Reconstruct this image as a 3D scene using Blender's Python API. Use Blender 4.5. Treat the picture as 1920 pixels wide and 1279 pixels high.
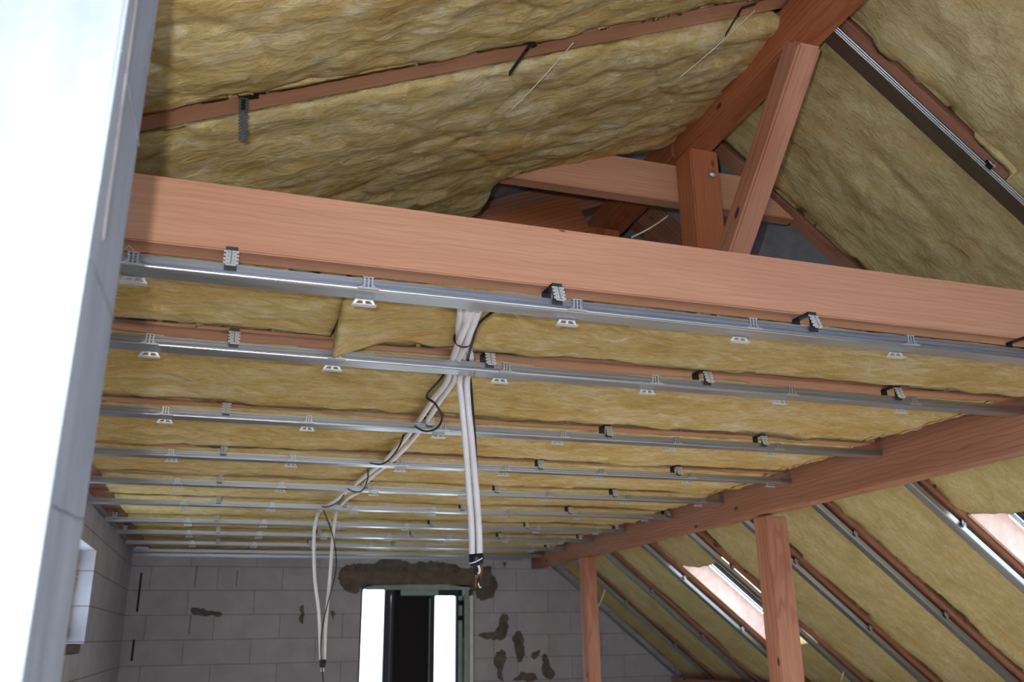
import bpy, bmesh, math, random
from mathutils import Vector, Matrix, noise
from mathutils.geometry import tessellate_polygon

for o in list(bpy.data.objects): bpy.data.objects.remove(o)
S = bpy.context.scene
COL = S.collection

# ------------------------------------------------------------------ camera
# metres; origin = lens; X along the joists, Y into the room, Z up; floor at -1.75
YAW, PITCH, ROLL, FPX = 0.319149, 0.324139, -0.015062, 1634.4
cd = bpy.data.cameras.new('camera'); cam = bpy.data.objects.new('camera', cd); COL.objects.link(cam)
cd.sensor_width = 36.0; cd.lens = FPX / 1920 * 36.0; cd.clip_start = 0.02
f = Vector((math.sin(YAW)*math.cos(PITCH), math.cos(YAW)*math.cos(PITCH), math.sin(PITCH)))
r = Vector((math.cos(YAW), -math.sin(YAW), 0)); u = r.cross(f)
r2 = r*math.cos(ROLL) + u*math.sin(ROLL); u2 = -r*math.sin(ROLL) + u*math.cos(ROLL)
cam.matrix_world = Matrix(((r2.x, u2.x, -f.x, 0), (r2.y, u2.y, -f.y, 0), (r2.z, u2.z, -f.z, 0), (0, 0, 0, 1)))
S.camera = cam
cd.dof.use_dof = True; cd.dof.focus_distance = 2.6; cd.dof.aperture_fstop = 4.5

# ------------------------------------------------------------------ light
W = bpy.data.worlds.new('world'); S.world = W; W.use_nodes = True
bg = W.node_tree.nodes['Background']; bg.inputs[0].default_value = (0.80, 0.90, 1.0, 1); bg.inputs[1].default_value = 8.0
def lamp(name, kind, loc, energy, color=(1, 1, 1), **kw):
    l = bpy.data.lights.new(name, kind); l.energy = energy; l.color = color
    for k, v in kw.items(): setattr(l, k, v)
    o = bpy.data.objects.new(name, l); COL.objects.link(o); o.location = loc; return o
flash = lamp('camera_flash', 'POINT', (-0.085, 0.0, 0.09), 76, (1.0, 0.97, 0.93), shadow_soft_size=0.018)
sun = lamp('sun', 'SUN', (0, -6, 6), 38, (1.0, 0.93, 0.82), angle=0.01)
sun.rotation_euler = Vector((-0.06, -1.0, 0.27)).to_track_quat('Z', 'Y').to_euler()
S.view_settings.view_transform = 'Standard'; S.view_settings.look = 'None'
S.view_settings.exposure = 0.0; S.view_settings.gamma = 1.0; S.view_settings.use_curve_mapping = False

# ------------------------------------------------------------------ materials
def lin(c): return tuple((x/255/12.92 if x <= 10 else ((x/255+.055)/1.055)**2.4) for x in c) + (1,)
class NT:
    def __init__(s, name, rough=.8, metal=0.0, spec=.3):
        s.m = bpy.data.materials.new(name); s.m.use_nodes = True; s.t = s.m.node_tree
        s.b = s.t.nodes['Principled BSDF']; s.b.inputs['Roughness'].default_value = rough
        s.b.inputs['Metallic'].default_value = metal; s.b.inputs['Specular IOR Level'].default_value = spec
        s.tc = s.n('ShaderNodeTexCoord')
    def n(s, typ, **kw):
        x = s.t.nodes.new(typ)
        for k, v in kw.items():
            if k[0] == '_': x.inputs[k[1:]].default_value = v
            else: setattr(x, k, v)
        return x
    def l(s, a, ao, b, bi): s.t.links.new(a.outputs[ao], b.inputs[bi])
    def coords(s, scale=(1, 1, 1), src='Object', loc=(0, 0, 0), rot=(0, 0, 0)):
        mp = s.n('ShaderNodeMapping'); mp.inputs['Scale'].default_value = scale; mp.inputs['Location'].default_value = loc
        mp.inputs['Rotation'].default_value = rot; s.l(s.tc, src, mp, 'Vector'); return mp
    def noise(s, mp, scale, detail=4, rough=.55, dist=0.0):
        x = s.n('ShaderNodeTexNoise'); x.inputs['Scale'].default_value = scale; x.inputs['Detail'].default_value = detail
        x.inputs['Roughness'].default_value = rough; x.inputs['Distortion'].default_value = dist; s.l(mp, 0, x, 'Vector'); return x
    def ramp(s, src, out, stops):
        x = s.n('ShaderNodeValToRGB'); e = x.color_ramp.elements
        while len(e) < len(stops): e.new(.5)
        for i, (p, c) in enumerate(stops): e[i].position = p; e[i].color = c if len(c) == 4 else lin(c)
        s.l(src, out, x, 'Fac'); return x
    def mix(s, a, b, fac, mode='MIX'):
        x = s.n('ShaderNodeMix', data_type='RGBA', blend_type=mode)
        for k, v in ((6, a), (7, b), (0, fac)):
            if isinstance(v, tuple) and isinstance(v[0], bpy.types.Node): s.t.links.new(v[0].outputs[v[1]], x.inputs[k])
            else: x.inputs[k].default_value = v
        return x
    def color(s, node, out=0): s.t.links.new(node.outputs[out], s.b.inputs['Base Color']); return s
    def bump(s, node, out, strength, dist, prev=None):
        x = s.n('ShaderNodeBump'); x.inputs['Strength'].default_value = strength; x.inputs['Distance'].default_value = dist
        s.t.links.new(node.outputs[out], x.inputs['Height'])
        if prev: s.l(prev, 0, x, 'Normal')
        s.t.links.new(x.outputs[0], s.b.inputs['Normal']); return x

def flat(name, c, rough=.7, metal=0.0, spec=.3, var=.12):
    n = NT(name, rough, metal, spec); mp = n.coords(); nz = n.noise(mp, 14, 4)
    a = tuple(max(0, x*(1-var)) for x in c); b = tuple(min(255, x*(1+var)) for x in c)
    n.color(n.ramp(nz, 0, [(.3, a), (.7, b)])); return n.m

def wood(name, c1, c2, c3, rough=.62, spec=.35, knot=.055, ring=.42, grain=1.0):
    n = NT(name, rough, 0, spec)
    oi = n.n('ShaderNodeObjectInfo')
    add = n.n('ShaderNodeVectorMath', operation='ADD'); mul = n.n('ShaderNodeVectorMath', operation='SCALE'); mul.inputs['Scale'].default_value = 37.0
    cmb = n.n('ShaderNodeCombineXYZ'); n.l(oi, 'Random', cmb, 0); n.l(oi, 'Random', cmb, 1); n.l(oi, 'Random', cmb, 2)
    n.l(cmb, 0, mul, 0); n.l(n.tc, 'Object', add, 0); n.l(mul, 0, add, 1)
    def mp(sc):
        m = n.n('ShaderNodeMapping'); m.inputs['Scale'].default_value = sc; n.l(add, 0, m, 'Vector'); return m
    big = n.noise(mp((.8, 6, 6)), 1.6, 3, .5, .4)
    fine = n.noise(mp((1.6, 60, 60)), 2.2, 3, .6, .3)
    wv = n.n('ShaderNodeTexWave', wave_type='BANDS', bands_direction='Z'); wv.inputs['Scale'].default_value = 9*grain
    wv.inputs['Distortion'].default_value = 9; wv.inputs['Detail'].default_value = 2.5; wv.inputs['Detail Scale'].default_value = .8; wv.inputs['Detail Roughness'].default_value = .6
    n.l(mp((.35, 1.6, 1.6)), 0, wv, 'Vector')
    base = n.ramp(big, 0, [(.3, c1), (.68, c2)])
    g = n.ramp(wv, 0, [(.0, (0, 0, 0, 1)), (.75, (0, 0, 0, 1)), (1.0, (1, 1, 1, 1))])
    gm = n.n('ShaderNodeMath', operation='MULTIPLY'); n.l(g, 0, gm, 0); gm.inputs[1].default_value = ring
    m1 = n.mix((base, 0), lin(c3), (gm, 0))
    fm = n.ramp(fine, 0, [(.38, (0, 0, 0, 1)), (.75, (.34, .34, .34, 1))])
    m2 = n.mix((m1, 2), lin(c3), (fm, 0))
    # knots
    vo = n.n('ShaderNodeTexVoronoi'); vo.inputs['Scale'].default_value = 5.5; n.l(mp((.6, 1.3, 1.3)), 0, vo, 'Vector')
    k = n.ramp(vo, 'Distance', [(.0, (1, 1, 1, 1)), (knot, (.9, .9, .9, 1)), (knot*1.8, (0, 0, 0, 1))])
    kc = tuple(x*.5 for x in c3)
    m3 = n.mix((m2, 2), lin(kc), (k, 0))
    n.color(m3, 2); n.bump(fine, 0, .25, .004); return n.m

WD = wood('planed_joist_wood', (206, 157, 128), (195, 142, 114), (166, 112, 86), grain=1.6, knot=.022, ring=.26)
WR = wood('rough_rafter_wood', (182, 134, 112), (164, 114, 92), (130, 84, 66), .7, .25)
WP = wood('orange_purlin_wood', (196, 126, 88), (180, 106, 70), (136, 74, 48), .55, .4)
WB = wood('brace_wood', (206, 152, 126), (184, 126, 102), (142, 88, 70), .7, .25, grain=.7)

def wool(name, c_dark, c_mid, c_light, c_pale, sx=1.0):
    n = NT(name, 1.0, 0, .08)
    mp = n.coords((.8, 1.3, 1.0)); big = n.noise(mp, 4.2, 5, .6, 1.0)
    mp2 = n.coords((.7, 1.5, 1.0), loc=(3, 1, 2)); mid = n.noise(mp2, 13, 6, .65, 1.6)
    mp3 = n.coords((.5, 1.6, 1.0), loc=(7, 4, 1)); fib = n.noise(mp3, 60, 5, .7, 1.2)
    base = n.ramp(big, 0, [(.30, c_dark), (.44, c_mid), (.56, c_light), (.68, c_pale)])
    sp = n.ramp(mid, 0, [(.34, c_dark), (.50, c_mid), (.66, c_pale)])
    m1 = n.mix((base, 0), (sp, 0), .45)
    fr = n.ramp(fib, 0, [(.30, (.68, .66, .62, 1)), (.55, (1, 1, 1, 1)), (.75, (1.0, 1.0, 1.0, 1))])
    m2 = n.mix((m1, 2), (fr, 0), .75, 'MULTIPLY')
    warm = n.noise(n.coords((1, 1.6, 1), loc=(11, 3, 5)), 3.0, 3, .5, .5)
    wr = n.ramp(warm, 0, [(.58, (0, 0, 0, 1)), (.78, (.55, .55, .55, 1))])
    m3 = n.mix((m2, 2), lin((214, 160, 84)), (wr, 0))
    n.color(m3, 2)
    b1 = n.bump(mid, 0, .7, .015); n.bump(fib, 0, .7, .005, b1); return n.m
WOOL = wool('mineral_wool', (180, 150, 90), (210, 184, 122), (220, 202, 152), (232, 222, 196))
WOOLS = wool('slope_mineral_wool', (184, 166, 118), (202, 186, 136), (212, 198, 150), (222, 210, 168))

def blocks(name, horiz, c, mort, rot):
    n = NT(name, .95, 0, .1)
    sep = n.n('ShaderNodeSeparateXYZ'); n.l(n.tc, 'Object', sep, 0)
    cmb = n.n('ShaderNodeCombineXYZ'); n.l(sep, horiz, cmb, 0)
    az = n.n('ShaderNodeMath', operation='ADD'); az.inputs[1].default_value = rot; n.l(sep, 2, az, 0); n.l(az, 0, cmb, 1)
    br = n.n('ShaderNodeTexBrick'); n.l(cmb, 0, br, 'Vector')
    for k, v in {'Scale': 1.0, 'Mortar Size': .0032, 'Mortar Smooth': .3, 'Bias': 0.0, 'Brick Width': .585, 'Row Height': .215}.items(): br.inputs[k].default_value = v
    br.offset = .42; br.inputs['Color1'].default_value = lin(c); br.inputs['Color2'].default_value = lin(tuple(x*.965 for x in c)); br.inputs['Mortar'].default_value = lin(mort)
    nz = n.noise(n.coords(), 5, 6, .6, .3); rr = n.ramp(nz, 0, [(.3, (.86, .86, .86, 1)), (.7, (1.06, 1.05, 1.05, 1))])
    m = n.mix((br, 0), (rr, 0), 1.0, 'MULTIPLY')
    pits = n.noise(n.coords(), 160, 2); n.color(m, 2)
    b = n.bump(pits, 0, .35, .003); n.bump(br, 'Fac', .6, -.004, b); return n.m
BLK_F = blocks('aerated_block_far', 0, (186, 184, 194), (134, 126, 130), 4.095)
BLK_L = blocks('aerated_block_left', 1, (178, 178, 190), (118, 110, 110), 4.095)

def pier_mat():
    n = NT('pale_pier_block', .9, 0, .12)
    nz = n.noise(n.coords((1, 1, .35)), 9, 6, .6, .4)
    c = n.ramp(nz, 0, [(.3, (160, 172, 190)), (.7, (190, 200, 216))])
    st = n.noise(n.coords((14, 14, .6)), 3, 3, .5); sr = n.ramp(st, 0, [(.35, (.86, .87, .9, 1)), (.65, (1, 1, 1, 1))])
    m = n.mix((c, 0), (sr, 0), .6, 'MULTIPLY')
    n.color(m, 2); n.bump(nz, 0, .3, .01); return n.m
PIER = pier_mat()
def metal(name, c, rough, aniso=True):
    n = NT(name, rough, 1.0, .5); nz = n.noise(n.coords((.6, 20, 20)), 6, 3); 
    n.color(n.ramp(nz, 0, [(.3, tuple(x*.93 for x in c)), (.7, c)]))
    rr = n.ramp(nz, 0, [(.3, (rough*.85,)*3+(1,)), (.7, (rough*1.2,)*3+(1,))]); n.l(rr, 0, n.b, 'Roughness'); return n.m
GALV = metal('galvanised_profile', (184, 189, 197), .38)
CLIP = metal('zinc_clip', (220, 225, 232), .45)
TAB = flat('flash_lit_zinc', (214, 220, 228), .5, .35, .5, .03)  # paler zinc: flash brightness put into the colour of tabs and wings
BLKM = metal('dark_shaded_strap', (92, 96, 100), .5)  # dark metal straps; on hanger legs their shadow is put into this colour
STRING = flat('pale_string', (205, 196, 180), .8)
WHITE_PVC = flat('white_conduit', (236, 236, 244), .42, 0, .5, .03)
BLACK = flat('black_cable_rubber', (20, 20, 22), .5, 0, .5)
NAVY = flat('navy_tape', (16, 18, 40), .45, 0, .5)
COPPER = flat('wire_ends', (128, 72, 50), .5, .3)
MORTAR = flat('grey_mortar', (104, 96, 92), .95, 0, .1, .16)
LINTEL = flat('lintel_concrete', (112, 102, 94), .95, 0, .1, .10)
CONC = flat('concrete_floor', (176, 172, 166), .9, 0, .2, .08)
MEMB = flat('grey_roof_membrane', (168, 174, 190), .9, 0, .15, .08)
FOAM = flat('yellow_foam', (196, 150, 70), .9, 0, .1, .22)
FRAME_D = flat('dark_window_frame', (34, 42, 56), .5, 0, .4, .05)
FRAME_W = flat('white_frame', (214, 224, 226), .5, 0, .4, .03)
FRAME_G = flat('grey_green_frame', (150, 164, 164), .6, 0, .3, .06)
FRAME_B = flat('blue_grey_cladding', (112, 138, 172), .5, 0, .4, .05)
PANEL = flat('near_black_panel', (26, 24, 27), .6, 0, .2, .05)
SWOOD = flat('skylight_pine', (226, 190, 160), .5, 0, .4, .05)
PINK = flat('daylit_lining', (240, 212, 206), .8, 0, .2, .06)  # skylight lining, daylight on it put into the pale pink
def glass():
    n = NT('window_glass', .02); n.t.nodes.remove(n.b)
    tr = n.n('ShaderNodeBsdfTransparent'); gl = n.n('ShaderNodeBsdfGlossy'); gl.inputs['Roughness'].default_value = .02
    tr.inputs[0].default_value = (.94, .97, .97, 1)
    mx = n.n('ShaderNodeMixShader'); mx.inputs[0].default_value = .06; n.l(tr, 0, mx, 1); n.l(gl, 0, mx, 2)
    n.l(mx, 0, n.t.nodes['Material Output'], 0); return n.m
GLASS = glass()

# ------------------------------------------------------------------ builders
def meta(o, label=None, cat=None, group=None, kind=None):
    if label: o['label'] = label
    if cat: o['category'] = cat
    if group: o['group'] = group
    if kind: o['kind'] = kind
    return o
def link(name, me, mat, parent=None, mw=None):
    o = bpy.data.objects.new(name, me); COL.objects.link(o)
    if mat and not me.materials: me.materials.append(mat)
    if parent: o.parent = parent
    if mw is not None: o.matrix_world = mw
    return o
def mesh_from(verts, faces, smooth=False, name='mesh'):
    me = bpy.data.meshes.new(name); me.from_pydata([tuple(v) for v in verts], [], faces); me.validate(); me.update()
    if smooth:
        for p in me.polygons: p.use_smooth = True
    return me
class MB:
    def __init__(s): s.v = []; s.f = []
    def add(s, vs, fs):
        b = len(s.v); s.v += [Vector(v) for v in vs]; s.f += [tuple(i+b for i in f) for f in fs]; return s
    def box(s, x0, x1, y0, y1, z0, z1):
        vs = [(x, y, z) for x in (x0, x1) for y in (y0, y1) for z in (z0, z1)]
        return s.add(vs, [(0, 1, 3, 2), (4, 6, 7, 5), (0, 4, 5, 1), (2, 3, 7, 6), (0, 2, 6, 4), (1, 5, 7, 3)])
    def bar(s, p0, p1, w, h, up=(0, 0, 1)):
        p0, p1 = Vector(p0), Vector(p1); d = (p1-p0).normalized(); side = d.cross(Vector(up)).normalized(); upv = side.cross(d)
        vs = []
        for p in (p0, p1):
            for a in (-1, 1):
                for b in (-1, 1): vs.append(p + side*a*w/2 + upv*b*h/2)
        return s.add(vs, [(0, 1, 3, 2), (4, 6, 7, 5), (0, 4, 5, 1), (2, 3, 7, 6), (0, 2, 6, 4), (1, 5, 7, 3)])
    def tube(s, pts, rad, sides=8):
        pts = [Vector(p) for p in pts]; n = len(pts); vs = []; fs = []
        rads = rad if isinstance(rad, (list, tuple)) else [rad]*n
        t = (pts[1]-pts[0]).normalized(); a = t.orthogonal().normalized()
        for i, p in enumerate(pts):
            t2 = (pts[min(i+1, n-1)] - pts[max(i-1, 0)]).normalized()
            a = (a - t2*a.dot(t2)).normalized(); b = t2.cross(a)
            for k in range(sides):
                an = 2*math.pi*k/sides; vs.append(p + (a*math.cos(an) + b*math.sin(an))*rads[i])
        for i in range(n-1):
            for k in range(sides):
                k2 = (k+1) % sides; fs.append((i*sides+k, i*sides+k2, (i+1)*sides+k2, (i+1)*sides+k))
        fs.append(tuple(range(sides))[::-1]); fs.append(tuple((n-1)*sides+k for k in range(sides)))
        return s.add(vs, fs)
    def prism(s, poly, d):
        """poly: list of 3-D points (planar), extruded by vector d; holes not supported"""
        poly = [Vector(p) for p in poly]; d = Vector(d); n = len(poly)
        tris = tessellate_polygon([poly])
        fs = [tuple(t) for t in tris] + [tuple(n+i for i in t[::-1]) for t in tris]
        fs += [(i, (i+1) % n, n+(i+1) % n, n+i) for i in range(n)]
        return s.add(poly + [p+d for p in poly], fs)
    def plate(s, loops, d):
        """outer loop + hole loops of 3-D points, extruded by d"""
        loops = [[Vector(p) for p in lp] for lp in loops]; d = Vector(d); allp = [p for lp in loops for p in lp]; n = len(allp)
        tris = tessellate_polygon(loops)
        fs = [tuple(t) for t in tris] + [tuple(n+i for i in t[::-1]) for t in tris]; b = 0
        for lp in loops:
            m = len(lp); fs += [(b+i, b+(i+1) % m, n+b+(i+1) % m, n+b+i) for i in range(m)]; b += m
        return s.add(allp + [p+d for p in allp], fs)
    def mesh(s, smooth=False, bevel=0):
        me = bpy.data.meshes.new('mesh'); me.from_pydata([tuple(v) for v in s.v], [], s.f)
        bm = bmesh.new(); bm.from_mesh(me); bmesh.ops.recalc_face_normals(bm, faces=bm.faces)
        if bevel:
            es = [e for e in bm.edges if len(e.link_faces) == 2 and e.calc_face_angle(0) > .7]
            bmesh.ops.bevel(bm, geom=es, offset=bevel, segments=2, affect='EDGES', clamp_overlap=True)
        bm.to_mesh(me); bm.free()
        if smooth:
            for p in me.polygons: p.use_smooth = True
        return me
    def build(s, name, mat, parent=None, smooth=False, bevel=0, mw=None): return link(name, s.mesh(smooth, bevel), mat, parent, mw)
def frame_of(p0, p1, up):
    p0, p1 = Vector(p0), Vector(p1); x = (p1-p0).normalized(); z = (Vector(up) - x*Vector(up).dot(x)).normalized(); y = z.cross(x)
    return Matrix(((x.x, y.x, z.x, p0.x), (x.y, y.y, z.y, p0.y), (x.z, y.z, z.z, p0.z), (0, 0, 0, 1))), (p1-p0).length
def timber(name, p0, p1, w, h, mat, label=None, cat=None, group=None, up=(0, 0, 1), cuts=(0, 0), bevel=.003, parent=None, rough=0.0, seed=1):
    """p0-p1 = centre line of the underside; w across, h upwards; cuts shift the top corners along the length"""
    M, L = frame_of(p0, p1, up)
    mb = MB(); n = max(2, int(L/.12)) if rough else 1
    rings = []
    for i in range(n+1):
        t = i/n; ring = []
        for (yy, zz) in ((-w/2, 0), (w/2, 0), (w/2, h), (-w/2, h)):
            x = L*t; 
            if zz > 0: x += cuts[0]*(1-t) + cuts[1]*t
            j = rough*noise.noise(Vector((x*2.1+seed*7, yy*9, zz*5))) if rough else 0
            ring.append(Vector((x, yy*(1+j/w), zz + j)))
        rings.append(ring)
    vs = [v for rg in rings for v in rg]; fs = []
    for i in range(n):
        for k in range(4):
            k2 = (k+1) % 4; fs.append((i*4+k, i*4+k2, i*4+4+k2, i*4+4+k))
    fs += [(3, 2, 1, 0), (n*4, n*4+1, n*4+2, n*4+3)]
    mb.add(vs, fs)
    o = mb.build(name, mat, parent, bevel=bevel, mw=M)
    if rough: 
        for p in o.data.polygons: p.use_smooth = False
    return meta(o, label, cat, group)
def copyof(src, M=None, label=None, group=None):
    c = src.copy(); COL.objects.link(c)
    if M is not None: c.matrix_world = M
    if label: c['label'] = label
    if group: c['group'] = group
    for ch in src.children:
        d = ch.copy(); COL.objects.link(d); d.parent = c; d.matrix_parent_inverse = Matrix()
    return c
ORD = ['first', 'second', 'third', 'fourth', 'fifth', 'sixth', 'seventh', 'eighth', 'ninth', 'tenth', 'eleventh', 'twelfth']

# ------------------------------------------------------------------ room constants
ZF = -1.75; YB = -2.6; YF = 8.83; XL = -0.76; XR = 4.76
LT, LZ0 = 0.43, 0.94                       # left slope: underside of rafters z = LZ0 + LT*(x - XL)
RT, RD = 0.818, 3.3707                     # right slope: underside of metal profiles z = RD - RT*x
NR = Vector((RT, 0, 1)).normalized(); UR = Vector((1, 0, -RT)).normalized()
NL = Vector((-LT, 0, 1)).normalized(); UL = Vector((1, 0, LT)).normalized()
RB = RD + 0.05*math.hypot(1, RT)           # right slope: underside of rafters
def zl(x, off=0): return LZ0 + LT*(x-XL) + off*math.hypot(1, LT)
def zr(x, off=0): return RB - RT*x + off*math.hypot(1, RT)
XRIDGE = (RB - LZ0 + LT*XL)/(LT+RT)
RH = 0.17                                  # rafter height
ZC = 0.786                                 # underside of joists
PY = [1.817, 2.350, 3.140, 3.877, 4.616, 5.352, 6.188, 6.910, 7.680, 8.40]   # ceiling profiles
JY = [1.838, 2.395, 3.190, 3.925, 4.664, 5.40, 6.235, 6.957, 7.725, 8.45]
def xpur(y): return 2.69 + (y-2.2)*(3.09-2.69)/6.63        # room-side face of purlin
SK = [(3.58, 4.31, 5.87, 6.58), (3.545, 4.25, 2.82, 3.53)]  # skylights x0,x1,y0,y1

# ------------------------------------------------------------------ setting
def struct(o, label=None): return meta(o, label, None, None, 'structure')
struct(MB().box(XL-.4, XR+.4, YB-.3, YF+.4, ZF-.2, ZF).build('floor', CONC))
# far gable wall with a balcony window opening
wx0, wx1, wz1 = 1.335, 2.475, 0.468
top = zl(XRIDGE, RH+.02)
out = [(XL-.36, ZF), (wx0, ZF), (wx0, wz1), (wx1, wz1), (wx1, ZF), (XR+.36, ZF), (XR+.36, zr(XR+.36, RH)), (XRIDGE, top), (XL-.36, zl(XL-.36, RH))]
wall_far = struct(MB().prism([(x, YF, z) for x, z in out], (0, .24, 0)).build('wall_far', BLK_F))
# left wall with a window recess
outl = [[(YB, ZF), (YF, ZF), (YF, .80), (YB, .80)], [(5.0, -.02), (5.0, .545), (6.30, .545), (6.30, -.02)]]
wall_left = struct(MB().plate([[(XL, y, z) for y, z in lp] for lp in outl], (-.30, 0, 0)).build('wall_left', BLK_L))
struct(MB().box(XR, XR+.24, YB, YF, ZF, -.445).build('wall_right', BLK_L))
# back wall (behind the lens) with an added opening, shaped to let low sun reach the floor
outb = [[(XL-.3, ZF), (XR+.24, ZF), (XR+.24, zr(XR+.24, RH)), (XRIDGE, top), (XL-.3, zl(XL-.3, RH))], [(-.3, -.35), (3.4, -.35), (3.4, .35), (-.3, .35)]]
struct(MB().plate([[(x, YB, z) for x, z in lp] for lp in outb], (0, -.24, 0)).build('wall_back', BLK_F))
# the near pier, a wall end of aerated block
pierr = MB().prism([(-.1615, .905, ZF), (-.1515, .905, zl(-.1515, -.01)), (XL, .905, zl(XL, -.01)), (XL, .905, ZF)], (0, .235, 0)).build('wall_near', PIER, bevel=.004)
struct(pierr)
random.seed(5)
for z in (-.34, .12, .37, .62):
    mb = MB(); a = Vector((-.1613+max(0, .0046*(z+1.75)-.0007)*.99, .907, z)); pts = [a + Vector((0, .228*t, .003*noise.noise(Vector((t*6, z*3, 0))) + .012*t)) for t in [i/9 for i in range(10)]]
    mb.tube(pts, .0008, 5).build('block_joint', flat('joint_line', (150, 152, 158), .95), pierr)
mb = MB(); pts = [Vector((-.1495-.0035*t, .93+.045*t+.004*noise.noise(Vector((t*5, 0, 3))), .86-.44*t)) for t in [i/20 for i in range(21)]]
mb.tube(pts, .0018, 5).build('hairline_crack', flat('crack_line', (132, 130, 132), .95), pierr)
# two roof skins of grey membrane, the right one with two skylight openings
tl = RH + .012
XT = XRIDGE + tl*(math.hypot(1, RT)-math.hypot(1, LT))/(LT+RT) + .03
mbL = MB().prism([(XL-.4, 0, zl(XL-.4, tl)), (XT, 0, zl(XT, tl)), (XT, 0, zl(XT, tl)+.03), (XL-.4, 0, zl(XL-.4, tl)+.03)], (0, YF-YB+.3, 0))
o = mbL.build('ceiling_left', MEMB); o.location = (0, YB-.2, 0); struct(o)
def rp(x, y, off=0): return Vector((x, y, zr(x))) + NR*off
outer = [rp(XT-.16, YB-.2, tl), rp(XR+.4, YB-.2, tl), rp(XR+.4, YF+.1, tl), rp(XT-.16, YF+.1, tl)]
holes = [[rp(a+.07, c+.0, tl), rp(b+.06, c+.0, tl), rp(b+.06, d+.0, tl), rp(a+.07, d+.0, tl)] for a, b, c, d in SK]
struct(MB().plate([outer]+holes, NR*.03).build('ceiling_right', MEMB))
# left wall window
w = meta(bpy.data.objects.new('window_1', None), kind='structure'); COL.objects.link(w); w.location = (XL-.22, 5.65, .26)
def child(mb, name, mat, par, bevel=0, smooth=False):
    ob = mb.build(name, mat, None, smooth, bevel); ob.parent = par; ob.matrix_parent_inverse = par.matrix_world.inverted() if par.matrix_world != Matrix() else Matrix.Translation(-par.location); return ob
def fr(par, name, mat, x0, x1, a0, a1, z0, z1, t):   # frame in YZ plane
    mb = MB().box(x0, x1, a0, a1, z0, z0+t).box(x0, x1, a0, a1, z1-t, z1).box(x0, x1, a0, a0+t, z0+t, z1-t).box(x0, x1, a1-t, a1, z0+t, z1-t)
    return child(mb, name, mat, par, .003)
fr(w, 'window_frame', FRAME_W, XL-.19, XL-.13, 5.02, 6.25, .02, .52, .06)
child(MB().box(XL-.165, XL-.158, 5.08, 6.18, .08, .46), 'pane', GLASS, w)
mb = MB()
for i in range(16):
    z = .03+.5*i/15; rr_ = .018+.012*random.random(); mb.tube([(XL-.15+.02*random.random(), 6.275, z-.03), (XL-.115, 6.272+.01*random.random(), z), (XL-.14, 6.28, z+.03)], [rr_*.5, rr_, rr_*.6], 7)
child(mb, 'foam_seam', FOAM, w, smooth=True)
child(MB().box(XL-.2, XL+.004, 5.3, 6.12, -.075, -.02), 'window_sill', MORTAR, w, .004)

# far balcony window: dark film-wrapped sashes with two bright panes
w2 = meta(bpy.data.objects.new('window_2', None), kind='structure'); COL.objects.link(w2); w2.location = (1.9, YF+.1, ZF)
def rrect(x0, x1, z0, z1, rad, y, seg=5):
    pts = []
    for cx, cz, a0 in ((x1-rad, z1-rad, 0), (x0+rad, z1-rad, 90), (x0+rad, z0+rad, 180), (x1-rad, z0+rad, 270)):
        for k in range(seg+1):
            a = math.radians(a0+90*k/seg); pts.append((cx+rad*math.cos(a), y, cz+rad*math.sin(a)))
    return pts
def plate_xz(name, mat, ox, holes, y, t, parent):
    return child(MB().plate([[(x, y, z) for x, z in ((ox[0], ox[2]), (ox[1], ox[2]), (ox[1], ox[3]), (ox[0], ox[3]))]] + holes, (0, t, 0)), name, mat, parent)
yw = YF+.03
plate_xz('left_sash', FRAME_D, (1.335, 1.665, ZF+.02, .452), [rrect(1.357, 1.572, ZF+.2, .436, .016, yw), [(1.632, yw, ZF+.3), (1.634, yw, .25), (1.631, yw, .36), (1.6355, yw, .415), (1.640, yw, .36), (1.6385, yw, .25), (1.636, yw, ZF+.3)]], yw, .05, w2)
plate_xz('right_sash', FRAME_D, (2.045, 2.318, ZF+.02, .42), [rrect(2.078, 2.293, ZF+.2, .372, .016, yw)], yw, .05, w2)
child(MB().box(1.35, 1.65, yw+.02, yw+.026, ZF+.1, .44), 'pane', GLASS, w2)
child(MB().box(2.06, 2.30, yw+.02, yw+.026, ZF+.1, .40), 'pane', GLASS, w2)
child(MB().box(1.655, 2.05, yw+.07, yw+.09, ZF, .45).box(2.318, 2.47, yw+.07, yw+.09, ZF, .45), 'dark_panel', PANEL, w2)
child(MB().box(1.335, 2.47, yw+.03, yw+.08, .45, .475).box(2.0, 2.32, yw+.0, yw+.05, .415, .455).box(1.335, 1.36, yw-.006, yw+.04, .42, .468).box(2.415, 2.455, yw-.01, yw+.04, .40, .468), 'head_rail', FRAME_D, w2)
child(MB().box(1.375, 2.43, YF-.004, YF+.02, .428, .474), 'pale_soffit_strip', FRAME_G, w2)  # soffit strip in the grey-green frame colour
child(MB().box(1.74, 2.11, YF+.02, yw+.06, .375, .428), 'grey_spacer', FRAME_G, w2, .004)
child(MB().box(2.035, 2.062, yw+.05, yw+.075, ZF, .35), 'side_post', FRAME_G, w2)
child(MB().box(2.322, 2.365, yw+.02, yw+.06, ZF, .37), 'side_post', FRAME_G, w2)
child(MB().box(2.318, 2.375, yw+.0, yw+.05, .28, .325).box(2.318, 2.375, yw, yw+.05, .135, .18).prism([(2.36, yw, .33), (2.392, yw, .30), (2.397, yw, .09), (2.375, yw, -.03), (2.368, yw, .2)], (0, .04, 0)), 'hinge', PANEL, w2)
child(MB().box(2.375, 2.42, YF+.0, YF+.1, ZF, .43), 'reveal_board', FRAME_G, w2)
child(MB().box(2.425, 2.462, YF-.02, YF+.02, ZF, .37).box(2.424, 2.463, YF-.021, YF+.0, .05, .075), 'pale_batten', FRAME_W, w2, .003)
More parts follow.
